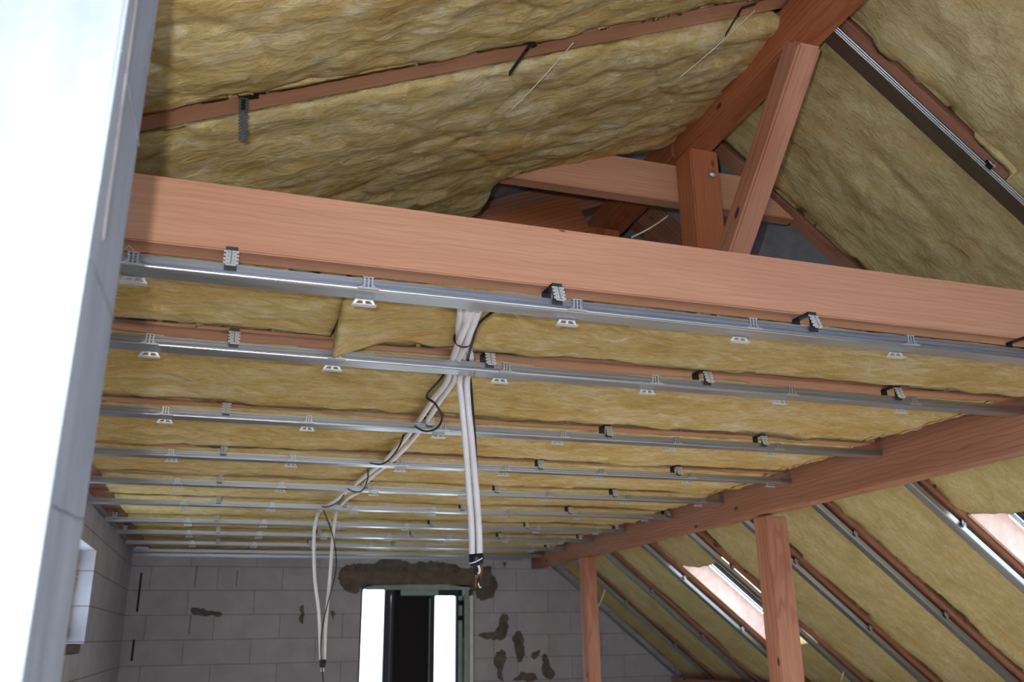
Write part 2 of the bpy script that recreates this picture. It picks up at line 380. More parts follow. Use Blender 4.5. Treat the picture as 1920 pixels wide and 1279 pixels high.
# lintel and smeared mortar on the gable
child(MB().box(1.12, 2.56, YF-.012, YF, .478, .60), 'lintel', LINTEL, wall_far, .006)
ST = [[(-.22, .26), (-.15, .27), (-.04, .24), (.08, .22), (.07, .19), (-.08, .20), (-.19, .21)],
 [(1.1, .58), (1.16, .66), (1.26, .68), (1.44, .66), (1.52, .73), (1.76, .73), (1.81, .67), (1.98, .71), (2.26, .68), (2.37, .64), (2.56, .64), (2.64, .68), (2.66, .59), (2.74, .49), (2.7, .38), (2.62, .34), (2.5, .32), (2.48, .475), (1.33, .475), (1.32, .37), (1.14, .43)],
 [(2.75, .2), (2.81, .21), (2.84, .12), (2.81, -.04), (2.73, -.06), (2.67, -.05), (2.51, -.03), (2.52, .01), (2.62, .02), (2.72, .01)],
 [(2.88, -.01), (2.93, .03), (2.98, .02), (3.0, -.06), (3.0, -.24), (2.93, -.28), (2.9, -.18), (2.87, -.06)],
 [(2.69, -.18), (2.74, -.15), (2.8, -.17), (2.8, -.26), (2.75, -.37), (2.79, -.43), (2.73, -.44), (2.7, -.33), (2.67, -.26)],
 [(3.08, -.19), (3.12, -.16), (3.18, -.16), (3.15, -.22), (3.09, -.25), (3.06, -.23)],
 [(3.19, -.21), (3.26, -.2), (3.26, -.32), (3.32, -.35), (3.31, -.42), (3.21, -.43), (3.18, -.38)],
 [(2.91, -.4), (2.98, -.36), (3.11, -.38), (3.14, -.46), (2.86, -.45)], [(.76, .29), (.80, .29), (.81, .12), (.77, .11)], [(1.05, .23), (1.1, .22), (1.09, .16), (1.06, .17)],
 [(2.78, .70), (2.81, .71), (2.82, .67), (2.79, .65)]]
for i, poly in enumerate(ST):
    for it in range(2):
        q = []
        for k in range(len(poly)):
            a, b = poly[k], poly[(k+1) % len(poly)]
            q += [(a[0]*.75+b[0]*.25, a[1]*.75+b[1]*.25), (a[0]*.25+b[0]*.75, a[1]*.25+b[1]*.75)]
        poly = q
    q = []
    for k in range(len(poly)):
        a, b = poly[k], poly[(k+1) % len(poly)]; q += [a, ((a[0]+b[0])/2, (a[1]+b[1])/2)]
    poly = [(x+.016*noise.noise(Vector((x*16, z*16, i+4)))+.012*noise.noise(Vector((x*60, z*60, i+2))), z+.016*noise.noise(Vector((x*16, z*16, i+14)))+.012*noise.noise(Vector((x*60, z*60, i+12)))) for x, z in q]
    poly = [(x+.012*noise.noise(Vector((x*22, z*22, i))), z+.012*noise.noise(Vector((x*22, z*22, i+9)))) for x, z in poly]
    child(MB().prism([(x, YF-.004, z) for x, z in poly], (0, .004, 0)), 'mortar_smear', MORTAR, wall_far)
gap = flat('open_joint', (40, 36, 36), .95)
for x, z0, z1 in ((-.675, .235, .575), (-.672, -.18, .0), (-.20, .45, .64), (.165, .455, .6), (-.21, .03, .2)):
    child(MB().box(x, x+(.018 if x < -.5 else .006), YF-.003, YF, z0, z1), 'open_joint', gap, wall_far)
# chalky metal track along the top of the gable
def cprofile_mesh(L):
    """CD section: 60 wide, 27 high, web down; length along +x, underside at z=0"""
    w, h = .030, .027
    sec = [(-w+.010, h), (-w, h), (-w, h-.005), (-w+.0018, h-.007), (-w+.0018, h-.010), (-w, h-.012), (-w, h-.0155), (-w+.0018, h-.0175), (-w+.0018, h-.0205), (-w, h-.0225), (-w, .005), (-w+.0008, .0022), (-w+.0024, .0006), (-w+.005, 0),
           (w-.005, 0), (w-.0024, .0006), (w-.0008, .0022), (w, .005), (w, h), (w-.010, h)]
    t = .0016; inner = []
    for y, z in sec[::-1]:
        if z > h-.0001 and abs(y) < w-.001: inner.append((y, z-t)); continue
        yy = y - t*(1 if y > w-.004 else -1 if y < -w+.004 else 0); zz = z + t*(1 if z < .003 else 0) - t*(1 if z > h-.0001 else 0); inner.append((yy, zz))
    loop = sec + inner; n = len(loop)
    mb = MB(); mb.prism([(0, y, z) for y, z in loop], (L, 0, 0)); return mb.mesh()

# ------------------------------------------------------------------ timbers
# ties / joists along X
JL = ['big planed collar beam crossing the whole picture in front', ]
for i, y in enumerate(JY):
    if i == 0:
        timber('collar_beam', (-.745, y, ZC), (3.5, y, ZC), .066, .155, WD, 'big planed salmon coloured collar beam crossing the whole picture from left to right', 'beam', bevel=.003)
    elif i < 9:
        timber('ceiling_joist', (-.60, y, ZC+.001), (xpur(y)-.012, y, ZC+.001), .10, .14, WD, 'ceiling joist half hidden by wool above the %s metal profile from the front' % ORD[i], 'joist', 'ceiling joists', bevel=.002)
# wall plate on the left wall
timber('wall_plate', (XL+.07, 1.98, .806), (XL+.07, YF-.02, .806), .15, .13, WR, 'orange brown timber plate lying along the top of the left block wall', 'timber', rough=.006)
# rafters
RLY = [1.16, 1.96, 2.70, 3.50, 4.28, 5.06, 5.85, 6.62, 7.4, 8.2]
for i, y in enumerate(RLY):
    zz = zl(XL-.3)
    if y == 2.70: mat = WD
    else: mat = WR if i > 2 else WD
    lab = {**{k: 'dark rafter of the left slope in the roof gap, %s one behind the level tie' % ORD[k-3] for k in range(3, 10)}, 0: 'rafter of the left roof slope above the topmost wool batt, nearest the camera', 1: 'pinkish rafter showing as a rising strip between the two upper left wool batts', 2: 'rafter showing below the torn wool edge, left of the level tie'}.get(i, 'dark rafter of the left slope deep in the gap above the collar beam')
    timber('rafter', (XL-.3, y, zz), (1.64 if y < 8 else 1.64, y, zl(1.64)), .08, RH, mat, lab, 'rafter', 'left slope rafters' if i < 3 else 'dark rafters in the gap', rough=.003 if i != 1 else 0, seed=i)
RRY = [1.22, 1.99, 2.795, 3.57, 4.32, 5.09, 5.83, 6.62, 7.40, 8.15]
RRL = ['rafter of the right slope at the upper right frame corner, nearest the camera', 'reddish rafter beside the dark metal profile on the upper right slope', 'rafter descending right behind the brace, bordering the grey membrane gap',
       'dark red rafter left of the upper right skylight', 'rafter of the right slope passing right of the thick post, above its metal profile', 'rafter starting just behind the thick post below the purlin',
       'rafter on the right side of the skylight between the two posts', 'rafter on the left side of the skylight between the two posts', 'rafter of the right slope just right of the thin far post', 'rafter of the right slope meeting the foot of the slope near the gable']
def rr_skyl(y): return False
for i, y in enumerate(RRY):
    x0 = 1.72 if i < 9 else 1.72
    p0 = Vector((x0, y, zr(x0))); p1 = Vector((XR-.0, y, zr(XR-.0)))
    timber('rafter', p0, p1, .076, RH, WR, RRL[i], 'rafter', 'right slope rafters', up=NR, rough=.004, seed=20+i)
# ridge purlin, king post, brace, level tie
timber('ridge_purlin', (1.665, -.6, 1.800), (1.665, 2.745, 1.800), .105, .15, WP, 'orange ridge purlin running from the top of the picture down to the short post', 'beam', bevel=.006, rough=.003, seed=3)
timber('ridge_purlin', (1.665, 2.76, 1.83), (1.665, YF-.02, 1.83), .105, .13, WP, 'dark continuation of the ridge purlin behind the level tie', 'beam', rough=.003, seed=8)
post = timber('king_post', (1.675, 2.685, .93), (1.675, 2.685, 1.799), .125, .12, WP, 'short orange post with a bolt under the end of the ridge purlin', 'post', up=(0, -1, 0), rough=.003, seed=5, bevel=.006)
post.matrix_world = Matrix(((0, -1, 0, 1.675), (0, 0, -1, 2.745), (1, 0, 0, .93), (0, 0, 0, 1)))
mb = MB(); 
bolt = Vector((1.70, 2.622, 1.69))
segs = 12
vs = []
for k, (rad, dy) in enumerate(((.017, 0), (.016, -.006), (.011, -.011), (.004, -.013))):
    for a in range(segs): vs.append((bolt.x+rad*math.cos(a*2*math.pi/segs), bolt.y+dy, bolt.z+rad*math.sin(a*2*math.pi/segs)))
fs = [(k*segs+a, k*segs+(a+1) % segs, (k+1)*segs+(a+1) % segs, (k+1)*segs+a) for k in range(3) for a in range(segs)] + [tuple(3*segs+a for a in range(segs)), tuple(range(segs))[::-1]]
bo = link('bolt', mesh_from(vs, fs, True), CLIP, post); bo.matrix_parent_inverse = post.matrix_world.inverted()
bm_ = bo; bm_['label'] = 'shiny domed bolt head'
brc = timber('brace', (1.655, 2.62, 1.20), (1.655, 1.985, 1.835), .085, .095, WB, 'slanting rough sawn brace leaning from beside the short post up to the ridge purlin', 'brace', up=(0, -1, -1), cuts=(0, -.0), rough=.004, seed=12, bevel=.008)
tie = timber('collar_tie', (.62, 2.78, 1.622), (2.16, 2.78, 1.622), .06, .165, WD, 'level tie of pale wood behind the short post, in the gap above the collar beam', 'beam', cuts=(.36, -.2))
timber('collar_tie', (.75, 4.4, 1.55), (2.25, 4.4, 1.55), .06, .15, WP, 'dark tie deep in the roof gap above the collar beam', 'beam', cuts=(.3, -.2), rough=.003)
timber('king_post', (1.60, 3.56, 1.15), (1.60, 3.56, 1.82), .16, .13, WP, 'dark post deep in the roof gap, seen just above the collar beam', 'post', up=(0, -1, 0), rough=.004, seed=31)
timber('brace', (1.66, 3.62, 1.75), (2.15, 3.66, 1.30), .07, .09, WP, 'thin dark diagonal brace in the gap left of the short post', 'brace', rough=.003, seed=33)
timber('brace', (.86, 3.40, 1.50), (1.52, 3.44, 1.79), .07, .19, WP, 'broad dark orange strut under the level tie, rising to the right in the gap', 'brace', rough=.004, seed=35)
# purlin and posts on the right
timber('purlin', (xpur(-1.2)+.06, -1.2, .578), (xpur(8.81)+.06, 8.81, .640), .12, .20, WR, 'long reddish purlin on posts, running away along the foot of the ceiling at right', 'beam', rough=.004, seed=40, bevel=.006)
def post_at(xl, y0, zt, wx, wy, lab, sd, mat):
    o = timber('post', (xl+wx/2, y0+wy/2, ZF), (xl+wx/2, y0+wy/2, zt), wx, wy, mat, lab, 'post', 'posts under the purlin', up=(0, -1, 0), rough=.003, seed=sd, bevel=.006)
    o.matrix_world = Matrix(((0, -1, 0, xl+wx/2), (0, 0, -1, y0+wy), (1, 0, 0, ZF), (0, 0, 0, 1))); return o
post_at(2.845, 4.20, .597, .14, .12, 'thick knotty post in front of the skylight, nearer to the camera', 51, WB)
post_at(3.00, 7.18, .624, .115, .12, 'thinner far post standing before the gable wall', 52, WB)
timber('eaves_board', (XR-.07, 2.5, -.552), (XR-.07, YF-.01, -.552), .14, .10, WR, 'dark brown timber board along the foot of the right slope', 'timber', rough=.004, seed=60)

# ------------------------------------------------------------------ metal profiles
PLAB = 'galvanised ceiling profile, %s one counted from the big collar beam towards the gable'
XS = -.72
for i, y in enumerate(PY):
    x0 = XS; x1 = xpur(y)-.004
    if i == 0: x1 = 2.9 if False else xpur(y)-.004
    if i == 9: y = 8.40
    o = link('metal_profile', cprofile_mesh(x1-x0), GALV); o.matrix_world = Matrix.Translation((x0, y, .72))
    meta(o, PLAB % ORD[i], 'metal profile', 'ceiling profiles')
# U track on the gable
mb = MB().box(XL+.01, 2.98, YF-.03, YF-.0288, .722, .75).box(XL+.01, 2.98, YF-.03, YF-.001, .7205, .7222).box(XL+.01, 2.98, YF-.0028, YF-.001, .722, .75)
meta(mb.build('wall_track', GALV), 'thin metal track fixed level along the top of the gable blocks', 'metal track')
meta(MB().box(XL+.001, XL+.03, 2.2, YF-.04, .7905, .792).box(XL+.001, XL+.0026, 2.2, YF-.04, .77, .7905).build('wall_track', GALV), 'thin metal track along the top of the left block wall', 'metal track')
# profiles on the right slope
RPY = [2.00, 3.58, 4.345, 5.11, 5.855, 6.645, 7.425, 8.15]
RPL = ['dark metal profile crossing the upper right slope', 'metal profile of the right slope lit white beside the upper right skylight', 'metal profile of the right slope, first one below the lit skylight one',
       'metal profile of the right slope passing behind the top of the thick post', 'metal profile lit white on the right side of the skylight between the posts', 'metal profile lit white on the left side of the skylight between the posts',
       'metal profile of the right slope crossing right of the thin far post', 'metal profile of the right slope, last one before the gable']
for i, y in enumerate(RPY):
    x0 = 1.80 if i == 0 else max(3.0, xpur(y)+.16); p0 = Vector((x0, y, RD-RT*x0)); p1 = Vector((XR-.02, y, RD-RT*(XR-.02)))
    M, L = frame_of(p0, p1, NR)
    o = link('metal_profile', cprofile_mesh(L), GALV); o.matrix_world = M
    meta(o, RPL[i], 'metal profile', 'slope profiles')
M, L = frame_of((3.30, YF-.022, RD-RT*3.30), (XR-.02, YF-.022, RD-RT*(XR-.02)), NR)
o = MB().box(0, L, -.02, .02, 0, .0016).box(0, L, .0184, .02, 0, .03).build('wall_track', GALV, mw=M)
meta(o, 'metal track following the right slope down the gable wall', 'metal track')

# clips (cross connectors hooked over a profile, wings below)
def clip_root():
    mb = MB()
    for k in (-1, 0, 1): mb.box(k*.0085-.0016, k*.0085+.0016, -.0335, -.0315, .004, .031)
    mb.box(-.012, .012, -.0335, -.004, .0285, .031)
    mb.box(-.0235, .0235, -.037, -.031, .0015, .0045)
    for sx in (-1, 1):
        mb.bar((sx*.0102, -.0325, .010), (sx*.022, -.0335, .003), .002, .002)
    root = mb.build('profile_clip', CLIP)
    # far-side wing
    wg = MB()
    z0, z1 = .004, -.0105; yw_ = .034
    wg.plate([[(-.019, yw_, z0), (.019, yw_, z0), (.027, yw_+.004, z1), (-.027, yw_+.004, z1)],
              [(-.013, yw_+.001, z0-.004), (-.003, yw_+.001, z0-.004), (-.003, yw_+.003, z1+.004), (-.019, yw_+.003, z1+.004)],
              [(.003, yw_+.001, z0-.004), (.013, yw_+.001, z0-.004), (.019, yw_+.003, z1+.004), (.003, yw_+.003, z1+.004)]], (0, .0016, 0))
    wg.box(-.0275, .0275, yw_-.006, yw_+.010, z1-.0016, z1)
    wg.box(-.010, .010, yw_-.004, yw_+.001, z0, .031)
    wg.build('wing', TAB, root)
    return root
cl0 = clip_root(); used = False
XC = [-.225, .262, .750, 1.237, 1.724, 2.215, 2.70]
for i, y in enumerate(PY[:9]):
    for j, x in enumerate(XC):
        if x > xpur(y)-.05: continue
        if i == 0 and j == 0: x = -.215
        x += random.uniform(-.006, .006)
        M = Matrix.Translation((x, y, .72)) @ Matrix.Rotation(random.uniform(-.06, .06), 4, 'Z')
        lab = 'winged metal clip, %s from the left on the %s ceiling profile behind the collar beam' % (ORD[j], ORD[i])
        o = cl0 if not used else copyof(cl0)
        used = True; o.matrix_world = M; meta(o, lab, 'clip', 'clips on the ceiling profiles')
# hangers
def hanger_mesh(fold):
    """perforated U strap fixed under a joist: fold = excess leg bent out towards the room"""
    mb = MB(); w = .0125; t = .0012
    mb.box(-.011, .011, -.033, .033, .0655, .0665)
    return mb
def toothed(M0, length, w=.012, holes=True, teeth=7):
    n = teeth; pts = []
    for k in range(n):
        a = length*k/n; b = length*(k+.55)/n; c = length*(k+.6)/n; d = length*(k+1)/n
        pts += [(w, a), (w, b), (w*.70, c), (w*.70, d)]
    loop = pts + [(-x, y) for x, y in pts[::-1]]
    hl = []
    if holes:
        for k in range(n):
            cy = length*(k+.5)/n
            for sx in (-1, 1):
                hl.append([(sx*w*.42-.0015, cy-.0013), (sx*w*.42+.0015, cy-.0013), (sx*w*.42+.0015, cy+.0013), (sx*w*.42-.0015, cy+.0013)])
    return [[M0 @ Vector((x, y, 0)) for x, y in lp] for lp in [loop]+hl], (M0.to_3x3() @ Vector((0, 0, .0012)))
def hanger_root(name='hanger_strap'):
    mb = MB().box(-.0125, .0125, -.0335, .0335, .0648, .0658)
    mb.box(-.0125, .0125, -.0335, -.0323, .012, .065).box(-.0125, .0125, .0323, .0335, .012, .065)
    root = mb.build(name, BLKM)
    M0 = Matrix.Translation((0, -.036, .056)) @ Matrix(((1, 0, 0, 0), (0, -.36, .933, 0), (0, -.933, -.36, 0), (0, 0, 0, 1)))
    loops, d = toothed(M0, .043, .0155, True, 4)
    tm = MB().plate(loops, d).build('toothed_tab', TAB, root); tm['label'] = 'bright folded toothed end'
    MB().bar((.0, -.0375, .055), (.0, -.0525, .017), .003, .003).build('rib', CLIP, root)
    return root
h0 = hanger_root(); used = False
XH = [-.028, .697, 1.418, 2.135, 2.85]
for i, y in enumerate(PY[:9]):
    for j, x in enumerate(XH):
        if x > xpur(y)-.03: continue
        M = Matrix.Translation((x+random.uniform(-.012, .012), y, .72)) @ Matrix.Rotation(random.uniform(-.10, .10)+(-.02), 4, 'Z') 
        lab = 'toothed hanger strap, %s from the left, holding the %s ceiling profile behind the collar beam' % (ORD[j], ORD[i])
        o = h0 if not used else copyof(h0)
        used = True; o.matrix_world = M; meta(o, lab, 'hanger', 'hangers on the ceiling profiles')
# extra hangers at the left wall end of far profiles
for i in (6, 7):
    o = copyof(h0); o.matrix_world = Matrix.Translation((-.66, PY[i], .72)); meta(o, 'toothed hanger strap beside the left block wall on the %s ceiling profile' % ORD[i], 'hanger', 'hangers on the ceiling profiles')
# hangers on the slope profiles
slope_h = [(2.34, 0), (3.54, 1), (4.02, 1), (3.50, 2), (4.06, 2), (3.62, 3), (4.14, 3), (3.60, 4), (3.63, 5), (4.13, 5), (3.72, 6), (4.2, 6), (3.8, 7), (4.3, 7)]
for k, (x, i) in enumerate(slope_h):
    M, _ = frame_of(Vector((x, RPY[i], RD-RT*x)), Vector((x+1, RPY[i], RD-RT*(x+1))), NR)
    o = copyof(h0); o.matrix_world = M @ Matrix.Diagonal((1, 1, .75, 1))
    order = ['upper' if (kk == 0) else 'lower' for kk in (sum(1 for q in slope_h[:k] if q[1] == i),)][0]
    meta(o, '%s hanger strap on the %s' % (order, ['dark profile of the upper right slope', 'profile beside the upper right skylight', 'second right slope profile below the upper right skylight', 'profile passing behind the top of the thick post', 'profile right of the skylight between the posts', 'profile left of the skylight between the posts', 'slope profile right of the thin far post', 'last slope profile before the gable'][i]), 'hanger', 'hangers on the slope profiles')
# three unbent straps hanging from the left-slope rafter
def strap(p, q, lab, nrm, bend, mat=BLKM):
    p, q = Vector(p), Vector(q); d = q-p; L = d.length; y = d.normalized(); n = Vector(nrm); n = (n - y*n.dot(y)).normalized(); x = y.cross(n)
    M0 = Matrix(((x.x, y.x, n.x, p.x), (x.y, y.y, n.y, p.y), (x.z, y.z, n.z, p.z), (0, 0, 0, 1)))
    loops, dd = toothed(M0, L, .0115, True, 14)
    root = MB().plate(loops, dd).build('hanger_strap', mat)
    meta(root, lab, 'hanger', 'straps hanging from the left slope rafter')
    MB().bar(p, p+Vector(bend), .016, .0015, up=NL).build('bent_foot', BLKM, root)
    MB().bar(p+y*.004, p+y*.03+n*.003, .009, .004, up=n).build('lock_tongue', PANEL, root)
strap((-.041, 1.925, 1.242), (-.033, 1.945, 1.135), 'dark toothed metal strap hanging straight down, leftmost on the left slope rafter', (0, -1, 0), (.035, -.0, .012))
strap((.700, 1.905, 1.555), (.640, 1.93, 1.455), 'dark metal strap seen edge on, hanging from the middle of the left slope rafter', (.93, -.36, 0), (.02, .03, .01))
strap((1.425, 1.94, 1.872), (1.370, 1.965, 1.775), 'dark metal strap at the upper right end of the left slope rafter', (.9, -.42, 0), (.05, -.01, .02))

# ------------------------------------------------------------------ wool batts
def batt(name, O, U, V, N, L, Wd, label, mat=WOOL, seed=0, res=.02, amp=.012, sag=.02, thick=.14, lo=None, hi=None, group='wool batts', ends=(.0, .0), extra=None, uends=None, crease=1.0, cav=None, marg=.008):
    """O corner; U along; V across; N towards the room."""
    O, U, V, N = Vector(O), Vector(U).normalized(), Vector(V).normalized(), Vector(N).normalized()
    cav = cav or Wd; nu = max(8, int(L/res)); nv = max(8, int(Wd/res)); vs = []
    fine_ = 1.0
    sd = Vector((seed*13.7, seed*5.3, seed*2.9))
    for i in range(nu+1):
        for j in range(nv+1):
            tu, tv = i/nu, j/nv; uu = L*tu
            vl = (lo(uu) if lo else 0); vh = Wd + (hi(uu) if hi else 0)
            jag = .009*noise.noise(Vector((uu*14, 1, seed))) + .005*noise.noise(Vector((uu*38, 7, seed))) + .016*noise.noise(Vector((uu*3.5, 3, seed)))
            jag2 = .009*noise.noise(Vector((uu*13, 11, seed))) + .006*noise.noise(Vector((uu*42, 17, seed))) + .018*noise.noise(Vector((uu*3.1, 13, seed)))
            vv = (vl+jag)*(1-tv) + (vh+jag2)*tv
            if uends:
                a, b = uends; x0 = a(vv); x1 = b(vv); uu2 = x0 + (L+x1-x0)*tu
                uu2 += .008*noise.noise(Vector((vv*15, seed, 2)))
            else: uu2 = uu
            P = Vector((uu2*.8, vv*2.0, 0)) + sd
            h = amp*1.1*noise.fractal(P*2.6, 1.0, 2.1, 5)
            h += amp*.40*noise.noise(Vector((uu2*8+noise.noise(P*9)*1.4, vv*14, seed))) + amp*.5*noise.noise(Vector((uu2*9, vv*9, seed+1)))
            h += amp*.30*noise.noise(Vector((uu2*26, vv*55, seed+3)))
            # creases where the felt has been folded
            vd = noise.voronoi(Vector((uu2*2.1, vv*3.4, 0)) + sd + Vector((noise.noise(P*4)*.25, noise.noise(P*4+Vector((5, 5, 5)))*.25, 0)))[0]
            cr = max(0.0, 1-(vd[1]-vd[0])/.07); h -= amp*.45*cr*crease
            h += sag*math.sin(math.pi*min(1, max(0, tv)))**.6
            e = min(tv, 1-tv)*(vh-vl); 
            if e < .035: h -= .022*(1-e/.035)**2
            if extra: h += extra(uu2, vv)
            if vv < .0 or vv > cav: h = max(h, .0035)
            vs.append(O + U*uu2 + V*vv + N*h)
    fs = []
    for i in range(nu):
        for j in range(nv):
            a = i*(nv+1)+j; fs.append((a, a+1, a+nv+2, a+nv+1))
    # border skirt and back
    border = [i*(nv+1) for i in range(nu+1)] + [nu*(nv+1)+j for j in range(1, nv+1)] + [i*(nv+1)+nv for i in range(nu-1, -1, -1)] + [j for j in range(nv-1, 0, -1)]
    b0 = len(vs); nb = len(border)
    for k, bi in enumerate(border):
        p = vs[bi]; hh = (p-O).dot(N); pv = (p-O).dot(V); vs.append(p - N*(hh+thick) + V*(min(max(pv, marg), cav-marg)-pv))
    for k, bi in enumerate(border):
        p = vs[b0+k]; vs.append(p + N*(thick-.001))

    for k in range(nb):
        k2 = (k+1) % nb; fs.append((border[k], b0+nb+k, b0+nb+k2, border[k2])); fs.append((b0+nb+k, b0+k, b0+k2, b0+nb+k2))
    me = mesh_from(vs, fs, True)
    bm = bmesh.new(); bm.from_mesh(me)
    bm.verts.ensure_lookup_table(); bmesh.ops.contextual_create(bm, geom=[bm.verts[b0+k] for k in range(nb)]); bmesh.ops.recalc_face_normals(bm, faces=bm.faces); bm.to_mesh(me); bm.free()
    for p in me.polygons: p.use_smooth = True
    # local frame so that the fibre texture follows the batt
    M = Matrix(((U.x, V.x, -N.x, O.x), (U.y, V.y, -N.y, O.y), (U.z, V.z, -N.z, O.z), (0, 0, 0, 1)))
    if M.determinant() < 0: pass
    me.transform(M.inverted())
    if M.determinant() < 0: me.flip_normals()
    o = link(name, me, mat); o.matrix_world = M
    return meta(o, label, 'insulation', group)
DN = (0, 0, -1)
WN = 'wool_batt'
def wig(a, f, s): return lambda u_: a*noise.noise(Vector((u_*f, s, s*1.7)))
# bay 1, left piece, and the piece whose corner hangs down
batt(WN, (-.62, 1.884, .789), (1, 0, 0), (0, 1, 0), DN, .855, .455, 'wool batt of the first ceiling bay, left of the hanging flap', seed=1, res=.014, amp=.010, sag=.016, lo=lambda x: -.006+.010*noise.noise(Vector((x*2.2, 1, 1))), hi=lambda x: -.005+.02*noise.noise(Vector((x*3, 4, 4))), thick=.12)
def flap(uu, vv):
    k = max(0, 1-uu/.16)*max(0, (vv-.05)/.42); hole = min(1, 1.6*math.exp(-((uu-.40)/.13)**2-((vv-.05)/.17)**2))
    return .006 + .075*k - .075*hole
batt(WN, (.225, 1.884, .789), (1, 0, 0), (0, 1, 0), DN, 2.44, .455, 'wool batt of the first ceiling bay with a corner hanging down', seed=2, res=.014, amp=.010, sag=.012, lo=lambda x: -.006+.010*noise.noise(Vector((x*2.2, 5, 1))),
     hi=lambda x: (.035*max(0, 1-x/.30) - .002 + .02*noise.noise(Vector((x*3, 4, 8)))), extra=flap, thick=.12, uends=(lambda v: .0+.02*v/.4, lambda v: 0))
BAYL = 'wool batt of the ceiling bay between the %s and %s metal profiles from the front'
for i in range(1, 9):
    y0 = JY[i]+.052; y1 = JY[i+1]-.052
    if i == 8: y1 = YF-.06
    rs = .016 if i < 3 else .024 if i < 5 else .032
    batt(WN, (-.60, y0, .790), (1, 0, 0), (0, 1, 0), DN, xpur(y0)-.03+.60, y1-y0, BAYL % (ORD[i], ORD[i+1]), seed=10+i, res=rs, amp=.013, sag=(.016 if i < 3 else .024), lo=(lambda x, i=i: (-.036 if i > 2 else -.02)+.045*noise.noise(Vector((x*1.7, i, i*1.7)))+.012*noise.noise(Vector((x*9, i, 3)))), hi=(lambda x, i=i: (.042 if i > 2 else .026)+.055*noise.noise(Vector((x*1.9, i+20, i*1.3)))+.014*noise.noise(Vector((x*8, i, 9)))), thick=.12)
# left slope
Uv, Vv, Nv = UL, Vector((0, 1, 0)), -NL
def lp(x, y, off=.0): return Vector((x, y, zl(x))) - NL*off
batt(WN, lp(XL-.1, 1.205, .004), Uv, Vv, Nv, 2.42/math.cos(math.atan(LT))+.06, .71, 'uppermost wool batt of the left slope, filling the top left of the picture', seed=31, res=.0125, amp=.014, sag=.026, thick=.13,
     lo=wig(.02, 2, 3), hi=lambda x: .0+.018*noise.noise(Vector((x*2.6, 2, 2)))+.03*max(0, .6*noise.noise(Vector((x*1.3, 8, 2)))), crease=1.2)
def hi2(uu):
    x = uu*math.cos(math.atan(LT)) + XL - .1
    if x < .80: return .28 + .02*noise.noise(Vector((x*9, 1, 1)))
    if x < .86: return .28*(0.86-x)/.06
    return .0 + .03*noise.noise(Vector((x*7, 3, 1))) + .02*math.sin((x-.86)*3.4)
def ex2(uu, vv):
    x = uu*math.cos(math.atan(LT)) + XL - .1
    return .02*math.sin(math.pi*min(1, max(0, (x+.4)/2.1))) + .045*max(0, min(1, (x-1.0)/.5)) - (.03 if (x > .86 and vv > .74) else 0)*min(1, (vv-.74)/.1 if vv > .74 else 0)
batt(WN, lp(XL-.1, 2.003, .004), Uv, Vv, Nv, 2.42/math.cos(math.atan(LT)), .84, 'sagging wool batt of the left slope with a torn lower edge above the collar beam', seed=32, res=.0125, amp=.015, sag=.028, thick=.13, cav=.654,
     lo=lambda x: -.006+.012*noise.noise(Vector((x*2.6, 2, 7))), hi=hi2, extra=ex2, crease=1.2, uends=(lambda v: 0, lambda v: .045+.02*math.sin(v*14)+.03*noise.noise(Vector((v*8, 1, 1)))))
# right slope
Rlab = ['wool batt of the right slope in the upper right corner, above the dark profile', 'wool batt of the upper right slope between brace and dark metal profile', 'wool batt of the right slope ending above the upper right skylight',
        'wool batt of the right slope just left of the upper right skylight', 'wool batt of the right slope between the second and third profiles below the purlin', 'wool batt of the right slope immediately right of the thick post',
        'wool batt of the right slope above the skylight between the posts', 'wool batt of the right slope just left of the skylight between the posts', 'wool batt of the right slope beside the thin far post', 'narrow wool batt of the right slope beside the gable wall']
def rslope(x0, x1, y0, y1, lab, seed, res, **kw):
    O = Vector((x0, y0, zr(x0))) + NR*(.012 if x0 > 2.5 else -.002)
    return batt(WN, O, UR, (0, 1, 0), -NR, (x1-x0)/UR.x, y1-y0, lab, mat=WOOLS, seed=seed, res=res, amp=kw.pop('amp', .010), sag=kw.pop('sag', .012), thick=.14, marg=.014, group='right slope wool', **kw)
rslope(1.76, XR-.1, 1.262, 1.945, Rlab[0], 41, .016, amp=.012, hi=lambda x: .012*noise.noise(Vector((x*6, 2, 7)))+(.05 if .88 < x < 1.3 else 0))
rslope(1.74, XR-.1, 2.032, 2.755, Rlab[1], 42, .016, amp=.013, hi=lambda x: -.01+.02*noise.noise(Vector((x*5, 2, 3)))-.03*max(0, 1-x/.3))
XP = 2.96
ends = [None, None, (XP, 3.545, 2.825, 3.54), (XP, XR-.02, 3.61, 4.285), (XP, XR-.02, 4.36, 5.055), (XP, XR-.02, 5.13, 5.80), (XP, 3.585, 5.865, 6.585), (XP, XR-.02, 6.655, 7.365), (XP, XR-.02, 7.435, 8.115), (XP, XR-.02, 8.185, YF-.045)]
for k in range(2, 10):
    x0, x1, y0, y1 = ends[k]
    x0 = max(x0, xpur((y0+y1)/2)+.15)
    kw = {}
    if k in (2, 6): kw['uends'] = (lambda v: 0, lambda v: -.03+.07*math.sin(math.pi*min(1, max(0, v/.72))))
    rslope(x0, x1, y0, y1, Rlab[k], 43+k, .024, lo=wig(.018, 2.2, k), hi=(lambda x, k=k: -.016+.034*noise.noise(Vector((x*2.3, k+9, k*1.7)))+.012*noise.noise(Vector((x*12, k, 3)))), **kw)
rslope(4.33, XR-.02, 5.865, 6.585, 'short piece of wool below the skylight between the posts, sunlit on top', 61, .024, amp=.012)
rslope(4.26, XR-.02, 2.825, 3.54, 'piece of wool below the upper right skylight', 62, .03)

